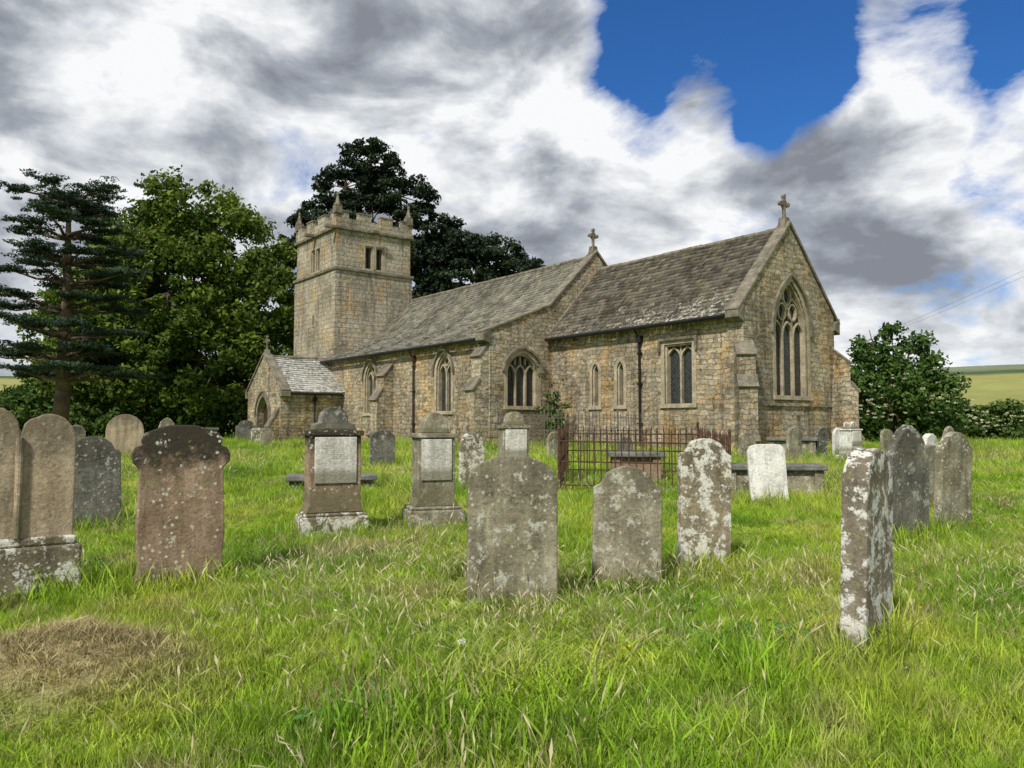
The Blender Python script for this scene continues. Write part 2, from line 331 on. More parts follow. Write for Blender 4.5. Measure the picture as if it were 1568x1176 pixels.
def window(cut,F,c,w,z0,zs,zt,lights,square=False,depth=.3,hd=True,surround=.16):
    if square: path=[(c-w/2,z0),(c-w/2,zt),(c+w/2,zt),(c+w/2,z0)]
    else: path=arch(w,z0,zs,zt,9,c)
    cut.prism(path,F,-depth,.3)
    glass.prism(path,F,-depth-.02,-depth+.05)
    t=.075
    trac.strip(path,F,-depth+.06,-.05,.07,-.035)
    trac.strip(path,F,-.04,.014,surround,surround/2)
    trac.prism([(c-w/2-.18,z0-.14),(c+w/2+.18,z0-.14),(c+w/2+.18,z0),(c-w/2-.18,z0)],F,-depth+.06,.07)
    if hd:
        if square: hp=[(c-w/2-.17,zt-.25),(c-w/2-.17,zt+.15),(c+w/2+.17,zt+.15),(c+w/2+.17,zt-.25)]
        else: hp=arch(w+2*surround+.06,zs-.05,zs,zt+surround+.04,9,c)
        hood.strip(hp,F,-.01,.10,.09,.02)
    a,b=-depth+.052,-.13
    lw=w/lights
    if lights>=2:
        big=lights==3 and (zt-zs)>1.2
        for i in range(1,lights):
            u=c-w/2+lw*i
            trac.prism([(u-t/2,z0),(u+t/2,z0),(u+t/2,zs),(u-t/2,zs)],F,a,b)
        for i in range(lights):
            cc=c-w/2+lw*(i+.5)
            ap=zs+lw*.62
            if square: trac.strip(arch(lw-.02,zs-.02,zt-lw*.85,zt-.12,7,cc)[1:-1],F,a,b-.004,.06)
            else:
                zb=zs-.15 if not big else zs-.1
                trac.strip(arch(lw-.02,zb,zb,min(ap,zt-.2) if not(lights==3 and not big) else zb+lw*.75,7,cc)[1:-1],F,a,b-.004,.055)
        def ring(cu,cv,r,sc=1):
            trac.strip([(cu+r*math.cos(k*math.pi/8),cv+sc*r*math.sin(k*math.pi/8)) for k in range(16)],F,a,b-.008,.05,0,True)
        if not square and lights==2: ring(c,zs+lw*.85,lw*.26,1.3)
        if big:
            for k in (-.5,.5): ring(c+k*lw,zs+lw*1.15,lw*.36,1.25)
            ring(c,zs+lw*2.0,lw*.36,1.3)
            for k in (-.5,.5):
                trac.strip(arch(lw*2,zs,zs,zs+lw*1.9,8,c+k*lw)[1:-1],F,a,b-.012,.045)
        if lights==3 and not big:
            for k in (-1,-.5,0,.5,1):
                u=c+k*lw; top=zt-.08-abs(k)*.22
                trac.prism([(u-.022,zs+.25),(u+.022,zs+.25),(u+.022,top),(u-.022,top)],F,a,b-.012)
        if square: trac.prism([(c-.03,zt-.6),(c+.03,zt-.6),(c+.03,zt),(c-.03,zt)],F,a,b-.01)
    z=z0+.45
    while z<zs:
        glass.prism([(c-w/2,z),(c+w/2,z),(c+w/2,z+.02),(c-w/2,z+.02)],F,-depth+.04,-depth+.06); z+=.45
def solid(mb,cut,name,mat):
    o=mb.obj(name,mat,CH)
    if cut is not None:
        c=cut.obj('cutter',mat,CH)
        md=o.modifiers.new('x','BOOLEAN'); md.operation='DIFFERENCE'; md.object=c; md.solver='EXACT'
        bpy.context.view_layer.update()
        dg=bpy.context.evaluated_depsgraph_get(); me=bpy.data.meshes.new_from_object(o.evaluated_get(dg))
        o.modifiers.clear(); o.data=me; bpy.data.objects.remove(c)
    return o
cx=2.7
mb=MB(); mb.prism([(0,.3),(5.4,.3),(5.4,5.3),(2.7,8.1),(0,5.3)],FE(0),-9.2,-.4)
cut=MB()
window(cut,FS(0),-2.6,1.2,2.3,3.9,4.34,2,square=True)
for u in (-6.6,-5.3): window(cut,FS(0),u,.34,2.3,3.6,3.9,1,hd=False,surround=.13)
solid(mb,cut,'chancel_walls',M_wall)
mb=MB(); mb.prism([(0,.3),(5.4,.3),(5.4,5.42),(2.7,8.27),(0,5.42)],FE(0),-.399,0)
cut=MB(); window(cut,FE(0),cx,1.9,2.55,4.65,6.4,3,depth=.3)
solid(mb,cut,'chancel_east_gable',M_wall)
cope.strip([(-.3,5.14),(2.7,8.32),(5.7,5.14)],FE(0),-.42,.06,.10,.05)
for y0,y1 in ((-.34,.0),(5.4,5.74)): cope.prism([(y0,4.95),(y1,4.8),(y1,5.4),(y0,5.18)],FE(0),-.45,.05)
mb=MB(); mb.prism([(-3.07,.3),(5.3,.3),(5.3,6.15),(2.65,8.72),(0,6.18),(-3.07,4.97)],FE(0),-24.52,-9.6)
cut=MB()
for u in (-18.8,-12.4): window(cut,FS(-3.07),u,1.1,2.15,3.75,4.5,2)
solid(mb,cut,'nave_walls',M_wall)
mb=MB(); mb.prism([(-3.07,.3),(5.3,.3),(5.3,6.36),(2.65,8.95),(0,6.44),(-3.07,5.22)],FE(0),-9.599,-9.2)
cut=MB(); window(cut,FE(-9.2),-1.45,1.55,2.32,3.7,4.4,3)
solid(mb,cut,'nave_east_gable',M_wall)
cope.strip([(-3.4,5.07),(0,6.42),(2.65,8.99),(5.6,6.15)],FE(0),-9.63,-9.14,.10,.05)
cope.prism([(-3.45,4.8),(-3.07,4.7),(-3.07,5.25),(-3.45,5.06)],FE(0),-9.65,-9.13)
cope.strip([(-.05,5.15),(2.7,8.1)],FE(0),-9.19,-9.08,.10,.10)
# tower
T0,T1,U0,U1=-30.1,-24.5,-2.28,2.57
mb=MB(); mb.box(T0,T1,U0,U1,.3,10.15)
solid(mb,None,'tower_lower',M_tower)
mb=MB(); mb.box(T0+.08,T1-.08,U0+.08,U1-.08,10.15,12.42)
cut=MB()
for F,c in ((FE(T1-.08),.15),(FS(U0+.08),-27.3)):
    for k in (-.34,.34):
        window(cut,F,c+k,.52,10.38,11.5,11.7,1,square=True,hd=False,surround=.09,depth=.5)
solid(mb,cut,'tower_belfry',M_tower)
F=FS(U0); 
trac.prism([(-27.45,7.2),(-27.15,7.2),(-27.15,8.0),(-27.45,8.0)],F,0,.03); glass.prism([(-27.36,7.3),(-27.24,7.3),(-27.24,7.9),(-27.36,7.9)],F,.031,.036)
def ringbox(mb,x0,x1,y0,y1,z0,z1,t):
    mb.box(x0,x1,y0,y0+t,z0,z1); mb.box(x0,x1,y1-t,y1,z0,z1); mb.box(x0,x0+t,y0+t,y1-t,z0,z1); mb.box(x1-t,x1,y0+t,y1-t,z0,z1)
PZ=.38
st=MB(); ringbox(st,T0-.1,T1+.1,U0-.1,U1+.1,10.1,10.28,.25); ringbox(st,T0-.07,T1+.07,U0-.07,U1+.07,12.02+PZ,12.2+PZ,.3)
st.obj('tower_string_courses',M_coping,CH,bevel=.03)
mb=MB(); x0,x1,y0,y1=T0+.02,T1-.02,U0+.02,U1-.02
ringbox(mb,x0,x1,y0,y1,12.2,12.68,.3)
mp=MB()
def merl(n,L,f):
    seg=L/(2*n-1)
    for i in range(n):
        a=i*2*seg; f(a+.0,a+seg*1.12 if i<n-1 else a+seg)
def mx(y):
    def f(a,b): mb.box(x0+a,x0+b,y,y+.3,12.681,13.02); mp.box(x0+a-.03,x0+b+.03,y-.04,y+.34,13.02,13.1)
    return f
def my(x):
    def f(a,b): mb.box(x,x+.3,y0+a,y0+b,12.681,13.02); mp.box(x-.04,x+.34,y0+a-.03,y0+b+.03,13.021,13.101)
    return f
merl(4,x1-x0,mx(y0)); merl(4,x1-x0,mx(y1-.3)); merl(4,y1-y0,my(x0)); merl(4,y1-y0,my(x1-.3))
o=mb.obj('tower_battlements',M_tower,CH); o.location.z=PZ
for xx in (x0+.15,x1-.15):
    for yy in (y0+.15,y1-.15):
        mp.box(xx-.2,xx+.2,yy-.2,yy+.2,12.9,13.35); mp.tube((xx,yy,13.35),(xx,yy,13.45),.24,.24,4); mp.tube((xx,yy,13.45),(xx,yy,13.95),.17,.05,4); mp.tube((xx,yy,13.93),(xx,yy,14.08),.09,.06,6)
for (xx,yy) in ((T1-.1,U0-.35),((T0+T1)/2,U0-.35),(T1+.3,U1-.4),(T1+.3,0)):
    mp.box(xx-.1,xx+.1,yy-.25,yy+.25,12.0,12.18)
o=mp.obj('tower_pinnacles_and_caps',M_coping,CH,bevel=.015); o.location.z=PZ
mb=MB(); mb.box(T0+.3,T1-.3,U0+.3,U1-.3,12.4,12.68); mb.obj('tower_roof',M_black,CH)
# porch
PX0,PX1,PY=-26.3,-21.8,-6.33; pc=(PX0+PX1)/2
mb=MB(); mb.prism([(PX0,.3),(PX1,.3),(PX1,3.25),(pc,4.92),(PX0,3.25)],FS(0),2.3,6.329-.35)
solid(mb,None,'porch_walls',M_wall)
mb=MB(); mb.prism([(PX0,.3),(PX1,.3),(PX1,3.4),(pc,5.1),(PX0,3.4)],FS(PY),-.35,0)
cut=MB(); P=arch(1.5,.2,2.0,3.0,9,pc); cut.prism(P,FS(PY),-.6,.3); solid(mb,cut,'porch_gable',M_wall)
d=MB(); d.prism(P,FS(PY),-.36,-.3); d.obj('porch_door',M_door,CH)
hood.strip(P,FS(PY),-.02,.05,.2,.1); hood.strip(arch(1.98,1.95,2.0,3.25,9,pc),FS(PY),-.01,.1,.08,.03)
cope.strip([(PX0-.25,3.2),(pc,5.12),(PX1+.25,3.2)],FS(PY),-.4,.07,.10,.05)
for x in (PX0-.28,PX1-.02): cope.box(x,x+.3,PY-.06,PY+.42,2.95,3.3)
# buttresses
but=MB(); bcap=MB()
def buttress(F,prof,w):
    but.prism(prof,F,-w/2,w/2)
    for i in range(len(prof)-1):
        (u0,v0),(u1,v1)=prof[i],prof[i+1]
        if abs(u0-u1)>.05 and v1>v0+.05 and u1<u0: bcap.strip([(u0+.04,v0-.04),(u1-.0,v1+.04)],F,-w/2-.03,w/2+.03,.07,-.03)
prof=[(-.05,.3),(.95,.3),(.95,1.1),(.85,1.2),(.85,2.7),(.5,3.2),(.5,3.8),(-.05,4.35)]
buttress(lambda u,v,w:(-16.9+w,-3.07-u,v),prof,.62)
prof2=[(-.05,.3),(.75,.3),(.75,1.1),(.68,1.2),(.68,2.9),(.4,3.3),(.4,4.2),(-.05,4.7)]
buttress(lambda u,v,w:(-9.55+w,-3.07-u,v),prof2,.6)
q=.70711
pd=[(-.3,.3),(.8,.3),(.8,1.1),(.7,1.2),(.7,2.75),(.45,3.05),(.45,3.75),(-.1,4.15)]
buttress(lambda u,v,w:(u*q+w*q,-u*q+w*q,v),pd,.55)
buttress(lambda u,v,w:(u*q-w*q,5.4+u*q+w*q,v),pd,.55)
buttress(lambda u,v,w:(PX1+w-.3,PY-u,v),[(-.05,.3),(.5,.3),(.5,1.5),(.3,1.8),(-.05,2.4)],.4)
but.obj('buttresses',M_wall,CH); bcap.obj('buttress_weatherings',M_coping,CH)
pl=MB(); pl.box(-9.1,.08,-.08,.1,.3,1.0); pl.box(-.1,.081,-.08,5.48,.3,1.003); pl.box(-24.5,-9.12,-3.15,-2.9,.3,1.05); pl.box(-9.3,-9.121,-3.151,-.09,.3,1.053); pl.box(PX1-.1,PX1+.08,PY-.07,-3.16,.3,1.0)
pl.strip([(-.01,2.25),(5.41,2.25)],FE(0),-.01,.06,.1)
pl.obj('plinth',M_wall,CH)
trac.obj('window_tracery',M_dress,CH); glass.obj('window_glass',M_glass,CH); hood.obj('hood_moulds',M_coping,CH); cope.obj('gable_copings',M_coping,CH,bevel=.02)
qn=MB()
for (x,y) in ((0,0),(-9.2,-3.07),):
    z=1.1;k=0
    while z<4.9:
        a,b_=(.5,.28) if k%2 else (.28,.5)
        qn.box(x-a,x+.012,y-.012,y+b_,z,z+.25); z+=.27;k+=1
z=.6;k=0
while z<10:
    a,b_=(.7,.4) if k%2 else (.4,.7)
    qn.box(T1-a,T1+.012,U0-.012,U0+b_,z,z+.29); qn.box(T0-.012,T0+a,U0-.012,U0+b_,z,z+.29); z+=.3;k+=1
qn.obj('quoins',M_tower,CH,bevel=.01)
# roofs: real tiles
def tiles(name,O,U,V,tw,th,mat,seed=0):
    O,U,V=Vector(O),Vector(U),Vector(V); Lu,Lv=U.length,V.length; u=U/Lu; v=V/Lv; n=u.cross(v); 
    if n.z<0:n=-n
    rg=random.Random(seed); vs=[];fs=[];tn=[]
    rows=int(Lv/th)
    th=Lv/rows
    for r in range(rows):
        x=-rg.random()*tw
        twr=tw*(1.15-.4*r/rows)
        while x<Lu:
            w=twr*rg.uniform(.8,1.25); a=max(0,x+.004); b=min(Lu,x+w-.004); x+=w
            if b-a<.03: continue
            lift=rg.uniform(.03,.058); drop=rg.uniform(-.018,.014); b0=r*th+drop; b1=(r+1)*th+.03
            sk=rg.uniform(-.009,.009)
            P=[O+u*a+v*(b0+sk)+n*lift,O+u*b+v*(b0-sk)+n*(lift+rg.uniform(-.012,.012)),O+u*b+v*b1+n*.004,O+u*a+v*b1+n*.004,O+u*a+v*(b0+sk)-n*.02,O+u*b+v*(b0-sk)-n*.02]
            sag=-.06*math.sin(math.pi*(a/Lu))*math.sin(math.pi*r/rows)-.018*math.sin(a*1.9+seed)
            o=len(vs); vs+=[tuple(p+n*sag) for p in P]; t=rg.random()
            for f in ((0,1,2,3),(4,5,1,0)): fs.append([i+o for i in f]); tn.append(t)
    npmesh(name,np.array(vs),np.array(fs),mat,CH,{'tint':('FACE',np.array(tn))})
tiles('chancel_roof',(-9.15,-.28,5.06),(8.77,0,0),(0,2.98,3.19),.3,.2,M_roofC,1)
tiles('chancel_roof_north',(-9.15,5.68,5.06),(8.77,0,0),(0,-2.98,3.19),.3,.2,M_roofC,2)
tiles('aisle_roof',(-24.5,-3.35,4.92),(14.9,0,0),(0,3.4,1.38),.33,.23,M_roofN,3)
tiles('nave_roof',(-24.5,0,6.26),(14.9,0,0),(0,2.67,2.6),.33,.21,M_roofN,4)
tiles('nave_roof_north',(-24.5,5.6,5.98),(14.9,0,0),(0,-2.95,2.87),.33,.3,M_roofN,5)
tiles('porch_roof_east',(PX1+.22,-5.98,3.18),(0,3.75,0),(-(PX1+.22-pc),0,1.88),.3,.19,M_roofP,6)
tiles('porch_roof_west',(PX0-.22,-5.98,3.18),(0,3.75,0),((PX1+.22-pc),0,1.88),.3,.19,M_roofP,7)
rt=MB()
def ridge(p0,p1,r):
    p0,p1=Vector(p0),Vector(p1); n=int((p1-p0).length/.45)
    for i in range(n):
        a=p0.lerp(p1,i/n); b=p0.lerp(p1,(i+1)/n-.012/ (p1-p0).length*1.0); dz=Vector((0,0,random.uniform(-.012,.012)))
        rt.tube(a+dz,b+dz,r*random.uniform(.95,1.05),r,8)
ridge((-9.15,2.7,8.22),(-.42,2.7,8.22),.11); ridge((-24.5,2.65,8.85),(-9.62,2.65,8.85),.11); ridge((pc,-5.98,5.05),(pc,-3.0,5.05),.1)
rt.obj('ridge_tiles',M_coping,CH)
gt=MB()
gt.tube((-9.1,-.34,5.0),(-.45,-.34,5.02),.07,.07,8); gt.tube((-24.4,-3.42,4.86),(-9.7,-3.42,4.86),.065,.065,8)
gt.tube((PX1+.27,-5.9,3.1),(PX1+.27,-3.2,3.1),.05,.05,8)
def pipe(mb,x,y,z1,wy):
    mb.tube((x,wy,z1),(x,y,z1-.35),.045,.045); mb.tube((x,y,z1-.35),(x,y,.6),.045,.045); mb.box(x-.1,x+.1,y-.09,y+.09,z1-.45,z1-.2)
    for z in (1.6,3.0,4.1): mb.box(x-.08,x+.08,y-.06,y+.08,z,z+.06)
pipe(gt,-4.28,-.09,4.95,-.34)
gt.tube((PX1+.09,-4.6,3.05),(PX1+.09,-4.6,1.0),.04,.04); gt.box(PX1+.02,PX1+.2,-4.7,-4.5,2.75,2.95)
gt.obj('gutters_and_downpipe',M_black,CH)
gp=MB(); pipe(gp,-14.7,-3.16,4.8,-3.42); gp.obj('nave_downpipe',M_brownpipe,CH)
def cross(mb,F,c,z,s):
    mb.prism([(c-.2*s,z-.15*s),(c+.2*s,z-.15*s),(c+.13*s,z+.2*s),(c-.13*s,z+.2*s)],F,-.14*s,.14*s)
    mb.prism([(c-.05*s,z+.2*s),(c+.05*s,z+.2*s),(c+.05*s,z+1.0*s),(c-.05*s,z+1.0*s)],F,-.05*s,.05*s)
    mb.prism([(c-.24*s,z+.66*s),(c+.24*s,z+.66*s),(c+.24*s,z+.77*s),(c-.24*s,z+.77*s)],F,-.051*s,.051*s)
    for du,dv in ((-.24,.715),(.24,.715),(0,1.0)):
        mb.prism([(c+(du+.085*math.cos(k*math.pi/4))*s,z+(dv+.085*math.sin(k*math.pi/4))*s) for k in range(8)],F,-.056*s,.056*s)
    mb.strip([(c+.15*s*math.cos(k*math.pi/8),z+(.715+.15*math.sin(k*math.pi/8))*s) for k in range(16)],F,-.035*s,.035*s,.05*s,0,True)
cr=MB(); cross(cr,FE(-.2),2.7,8.42,.92); cross(cr,FE(-9.4),2.65,9.12,.9); cross(cr,FS(PY+.15),pc,5.25,.8); cr.obj('gable_crosses',M_coping,CH)
# ---------------- graves
def outline(kind,w,h):
    h2=w/2; B=-.35
    def arc(cx_,cz,rx,rz,a0,a1,n): return [(cx_+rx*math.cos(R(a0+(a1-a0)*i/n)),cz+rz*math.sin(R(a0+(a1-a0)*i/n))) for i in range(n+1)]
    if kind=='round': top=arc(0,h-h2,h2,h2,180,0,16)
    elif kind=='segment': top=arc(0,h-.3*w,h2,.3*w,180,0,16)
    elif kind=='shoulder': top=[(-h2,h-.33*w),(-h2+.03*w,h-.30*w)]+arc(-h2+.07*w,h-.23*w,.05*w,.05*w,250,330,3)+arc(0,h-.28*w,.38*w,.28*w,165,15,12)+arc(h2-.07*w,h-.23*w,.05*w,.05*w,210,290,3)+[(h2-.03*w,h-.30*w),(h2,h-.33*w)]
    elif kind=='gothic':
        l=arc(h2*.5,h-.75*w,h2*1.5,.80*w,180,112,8); k=(h-l[-1][1]); l=[(x,z+k*(i/8)) for i,(x,z) in enumerate(l)]
        l[-1]=(0,h); top=l+[(-x,z) for x,z in l[:-1]][::-1]
    elif kind=='ornate':
        pts=[(-.52,-.42),(-.53,-.33),(-.49,-.25),(-.42,-.23),(-.44,-.17),(-.41,-.09),(-.34,-.07),(-.26,-.03),(-.15,.0),(0,.01)]
        l=[(x*w,h+z*w) for x,z in pts]; top=l+[(-x,z) for x,z in l[:-1]][::-1]
        top=[(-.46*w,h*.1),(-.45*w,h*.2),(-.475*w,h*.35),(-.46*w,h-.5*w)]+top+[(.46*w,h-.5*w),(.475*w,h*.35),(.45*w,h*.2),(.46*w,h*.1)]
        return [(-.5*w,B)]+[(-.5*w,h*.06)]+top+[(.5*w,h*.06)]+[(.5*w,B)]
    elif kind=='double': 
        q2=w/4; top=arc(-q2,h-q2,q2,q2,180,8,12)+arc(q2,h-q2-.06,q2,q2,172,0,12)
    elif kind=='flat': top=[(-h2,h-.12),(-h2+.04,h-.03),(-h2*.5,h),(h2*.4,h-.01),(h2-.06,h-.03),(h2,h-.1)]
    return [(-h2,B)]+top+[(h2,B)]
GP=[]
def grave(kind,x,y,w,h,yaw,mat,t=.1,tilt=0,lean=0,name='gravestone'):
    z=float(H(x,y)); mb=MB(); rg=random.Random(int(x*97+y*31))
    P=[(px+rg.uniform(-.006,.006),pz+rg.uniform(-.006,.006)) for px,pz in outline(kind,w,h)]
    mb.prism(P,lambda u,v,w_:(u,-w_,v),-t/2,t/2)
    if tilt==0: tilt=rg.uniform(-2.5,2.5)
    if lean==0: lean=rg.uniform(-1.8,1.8)
    o=mb.obj(name,mat,None,bevel=.012); o.location=(x,y,z); o.rotation_euler=(R(tilt),R(lean),R(yaw)); GP.append((x,y,w,yaw)); return o
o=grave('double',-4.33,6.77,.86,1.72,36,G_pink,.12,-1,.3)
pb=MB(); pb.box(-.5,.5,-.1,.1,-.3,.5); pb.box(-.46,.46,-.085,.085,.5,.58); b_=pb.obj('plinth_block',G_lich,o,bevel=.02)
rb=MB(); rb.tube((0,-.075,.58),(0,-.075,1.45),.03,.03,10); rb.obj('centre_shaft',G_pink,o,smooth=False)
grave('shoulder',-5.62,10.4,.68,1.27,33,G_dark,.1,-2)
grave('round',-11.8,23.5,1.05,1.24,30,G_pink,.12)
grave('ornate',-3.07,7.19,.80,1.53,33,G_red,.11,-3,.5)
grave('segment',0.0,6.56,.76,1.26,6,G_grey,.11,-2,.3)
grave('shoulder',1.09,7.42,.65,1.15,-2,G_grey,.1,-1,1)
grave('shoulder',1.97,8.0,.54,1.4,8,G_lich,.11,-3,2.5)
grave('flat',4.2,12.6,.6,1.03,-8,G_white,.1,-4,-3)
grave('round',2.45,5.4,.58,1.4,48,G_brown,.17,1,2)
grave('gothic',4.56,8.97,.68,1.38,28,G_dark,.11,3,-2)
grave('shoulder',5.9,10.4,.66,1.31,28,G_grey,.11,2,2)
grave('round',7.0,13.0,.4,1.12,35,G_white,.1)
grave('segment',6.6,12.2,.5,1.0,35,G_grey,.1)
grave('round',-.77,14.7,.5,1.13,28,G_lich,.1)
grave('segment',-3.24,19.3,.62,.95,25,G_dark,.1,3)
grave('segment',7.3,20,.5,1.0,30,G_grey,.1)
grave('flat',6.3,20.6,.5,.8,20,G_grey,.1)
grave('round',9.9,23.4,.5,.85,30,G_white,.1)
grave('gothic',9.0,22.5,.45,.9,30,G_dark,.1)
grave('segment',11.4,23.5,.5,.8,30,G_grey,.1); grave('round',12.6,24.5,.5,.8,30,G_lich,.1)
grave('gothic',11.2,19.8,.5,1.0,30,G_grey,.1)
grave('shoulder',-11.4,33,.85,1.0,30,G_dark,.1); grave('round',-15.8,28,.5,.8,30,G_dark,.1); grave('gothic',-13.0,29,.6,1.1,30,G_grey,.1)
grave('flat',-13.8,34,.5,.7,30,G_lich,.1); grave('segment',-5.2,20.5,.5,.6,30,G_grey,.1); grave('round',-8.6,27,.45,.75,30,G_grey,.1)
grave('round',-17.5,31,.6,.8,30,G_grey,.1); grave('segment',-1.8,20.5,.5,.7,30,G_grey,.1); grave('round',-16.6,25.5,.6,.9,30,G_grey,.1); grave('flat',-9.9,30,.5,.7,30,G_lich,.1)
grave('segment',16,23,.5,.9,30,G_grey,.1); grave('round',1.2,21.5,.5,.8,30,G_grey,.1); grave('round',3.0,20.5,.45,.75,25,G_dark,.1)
def monument(x,y,yaw,bw,w,h,topk,mats,panel=True):
    z=float(H(x,y)); e=empty('pedestal_monument',(x,y,z),R(yaw)); GP.append((x,y,bw,yaw))
    a=MB(); a.box(-bw/2,bw/2,-bw*.36,bw*.36,-.2,h*.17); a.box(-bw*.46,bw*.46,-bw*.32,bw*.32,h*.17,h*.2); a.obj('base',mats[0],e,bevel=.025)
    a=MB(); d=w*.42
    a.prism([(-w/2-.04,h*.2),(w/2+.04,h*.2),(w/2,h*.27),(w/2,h*.78),(-w/2,h*.78),(-w/2,h*.27)],lambda u,v,q_:(u,-q_,v),-d,d)
    a.prism([(-w/2-.03,h*.78),(w/2+.03,h*.78),(w/2+.03,h*.82),(-w/2-.03,h*.82)],lambda u,v,q_:(u,-q_,v),-d-.03,d+.03)
    a.obj('shaft',mats[1],e,bevel=.012)
    a=MB()
    if topk=='crest':
        P=[(-w*.42,h*.82),(-w*.40,h*.87),(-w*.27,h*.88),(-w*.24,h*.95),(-w*.1,h),(w*.1,h),(w*.24,h*.95),(w*.27,h*.88),(w*.40,h*.87),(w*.42,h*.82)]
    else:
        P=[(-w*.45,h*.82),(-w*.36,h*.84)]+[(w*.33*math.cos(R(t)),h*.88+h*.12*math.sin(R(t))) for t in range(180,-1,-20)]+[(w*.36,h*.84),(w*.45,h*.82)]
    a.prism(P,lambda u,v,q_:(u,-q_,v),-d*.7,d*.7); a.obj('cresting',mats[2],e,bevel=.015)
    a=MB(); a.box(-w*.41,w*.41,-d-.022,-d+.02,h*.42,h*.77); a.obj('inscription_panel',G_panel,e,bevel=.008)
    return e
monument(-2.26,9.72,22,.82,.62,1.62,'crest',(G_lich,G_red,G_dark))
monument(-1.06,10.4,18,.76,.5,1.55,'round',(G_grey,G_grey,G_grey))
monument(.03,15,14,.8,.52,1.5,'round',(G_grey,G_grey,G_grey))
monument(9.3,21.2,30,.7,.45,1.1,'crest',(G_lich,G_white,G_lich))
def chest(x,y,yaw,w,d,h,mat):
    e=empty('chest_tomb',(x,y,float(H(x,y))),R(yaw))
    a=MB(); a.box(-w/2+.1,w/2-.1,-d/2+.1,d/2-.1,-.2,h-.1); 
    for sx in (-1,1):
        for sy in (-1,1): a.box(sx*(w/2-.14)-.08,sx*(w/2-.14)+.08,sy*(d/2-.14)-.08,sy*(d/2-.14)+.08,-.2,h-.098)
    a.obj('chest',mat,e,bevel=.01)
    a=MB(); a.box(-w/2,w/2,-d/2,d/2,h-.095,h); a.obj('ledger_slab',M_slab,e,bevel=.02); return e
chest(4.75,14.2,-6,1.8,.9,.58,G_grey)
chest(2.55,16.0,-4,1.1,.8,.62,M_reddish)
chest(-3.3,14.2,12,1.6,.8,.3,G_dark)
chest(-12.2,30,-50,2.0,.9,.7,G_grey)
chest(8.2,22.6,-20,1.4,.7,.6,G_grey)
def railing(name,pts,h,mat,parent=None,sp=.125,zf=None,closed=True):
    mb=MB(); n=len(pts)
    for i in range(n if closed else n-1):
        a=Vector(pts[i]);b=Vector(pts[(i+1)%n]); L=(b-a).length; k=max(1,int(L/sp))
        za=zf(*a);zb=zf(*b)
        for hh_ in (.14,h*.52,h*.86): mb.tube((a.x,a.y,za+hh_),(b.x,b.y,zb+hh_),.015,.015,5)
        for j in range(k):
            p=a+(b-a)*j/k; z=zf(*p); top=h*(1.0 if j%2==0 else .97)
            if j==0:
                mb.tube((p.x,p.y,z-.2),(p.x,p.y,z+h*1.06),.026,.026,6); mb.tube((p.x,p.y,z+h*1.06),(p.x,p.y,z+h*1.12),.04,.012,6)
            else:
                lx=random.uniform(-.015,.015)
                mb.tube((p.x,p.y,z+.02),(p.x+lx,p.y,z+top*.93),.011,.011,5); mb.tube((p.x+lx,p.y,z+top*.93),(p.x+lx,p.y,z+top*1.04),.022,.003,5)
    return mb.obj(name,mat,parent)
zf=lambda x,y:float(H(x,y))
railing('iron_railing',[(.87,14.3),(3.95,14.0),(4.1,17.0),(1.25,17.4)],1.1,M_iron,zf=zf)
def c2w(X,Y): return (7.25+.618*X+.786*Y,24-.786*X+.618*Y)
railing('iron_railing',[c2w(-8.9,-2.9),c2w(-6.2,-2.9),c2w(-3.9,-1.6),c2w(-3.9,-.3)],1.25,M_iron2,zf=zf,closed=False)
# ---------------- foliage
def leaves(name,C,Rd,per,size,mat,parent,flat=.8,up=.35,asp=.55,fill=.3):
    n=len(C); C=np.repeat(C,per,0); Rr=np.repeat(Rd,per); ct=np.repeat(rng.random(n),per); N=len(C)
    D=rng.normal(size=(N,3)); D/=np.linalg.norm(D,axis=1)[:,None]
    rad=Rr*(fill+(1-fill)*rng.random(N)**.4)*(.8+.5*rng.random(N))
    P=C+D*rad[:,None]*np.array([1,1,flat])
    Nn=D*.6+rng.normal(size=(N,3))*.6+np.array([0,0,up]); Nn/=np.linalg.norm(Nn,axis=1)[:,None]
    T=np.cross(Nn,rng.normal(size=(N,3))); T/=np.linalg.norm(T,axis=1)[:,None]; B=np.cross(Nn,T)
    s=size*(.6+.8*rng.random(N))[:,None]
    V=np.stack([P-T*s,P+B*s*asp-T*s*.1,P+T*s,P-B*s*asp-T*s*.1],1).reshape(-1,3)
    F=np.arange(N*4).reshape(-1,4)
    tint=np.clip(.6*ct**1.3+.35*rng.random(N)+.15*D[:,2],0,1)
    return npmesh(name,V,F,mat,parent,{'tint':('FACE',tint)})
def lobe_clumps(lobes,cr,dens):
    C=[];Rd=[]
    for (x,y,z,rx,ry,rz) in lobes:
        n=int(dens*(rx*ry+rx*rz+ry*rz)/(cr*cr))
        D=rng.normal(size=(n,3)); D/=np.linalg.norm(D,axis=1)[:,None]
        k=(.62+.42*rng.random(n)**.7)[:,None]
        C.append(np.array([x,y,z])+D*k*np.array([rx,ry,rz])); Rd.append(cr*(.5+.9*rng.random(n)))
    return np.concatenate(C),np.concatenate(Rd)
def bent(mb,p0,p1,r0,r1,seg=4,j=.1):
    p0=Vector(p0);p1=Vector(p1);L=(p1-p0).length; prev=p0;pr=r0
    for i in range(1,seg+1):
        t=i/seg; p=p0.lerp(p1,t)
        if i<seg: p+=Vector((random.uniform(-j,j),random.uniform(-j,j),random.uniform(-j,j)))*L
        r=r0+(r1-r0)*t; mb.tube(prev,p,pr,r,7); prev=p;pr=r
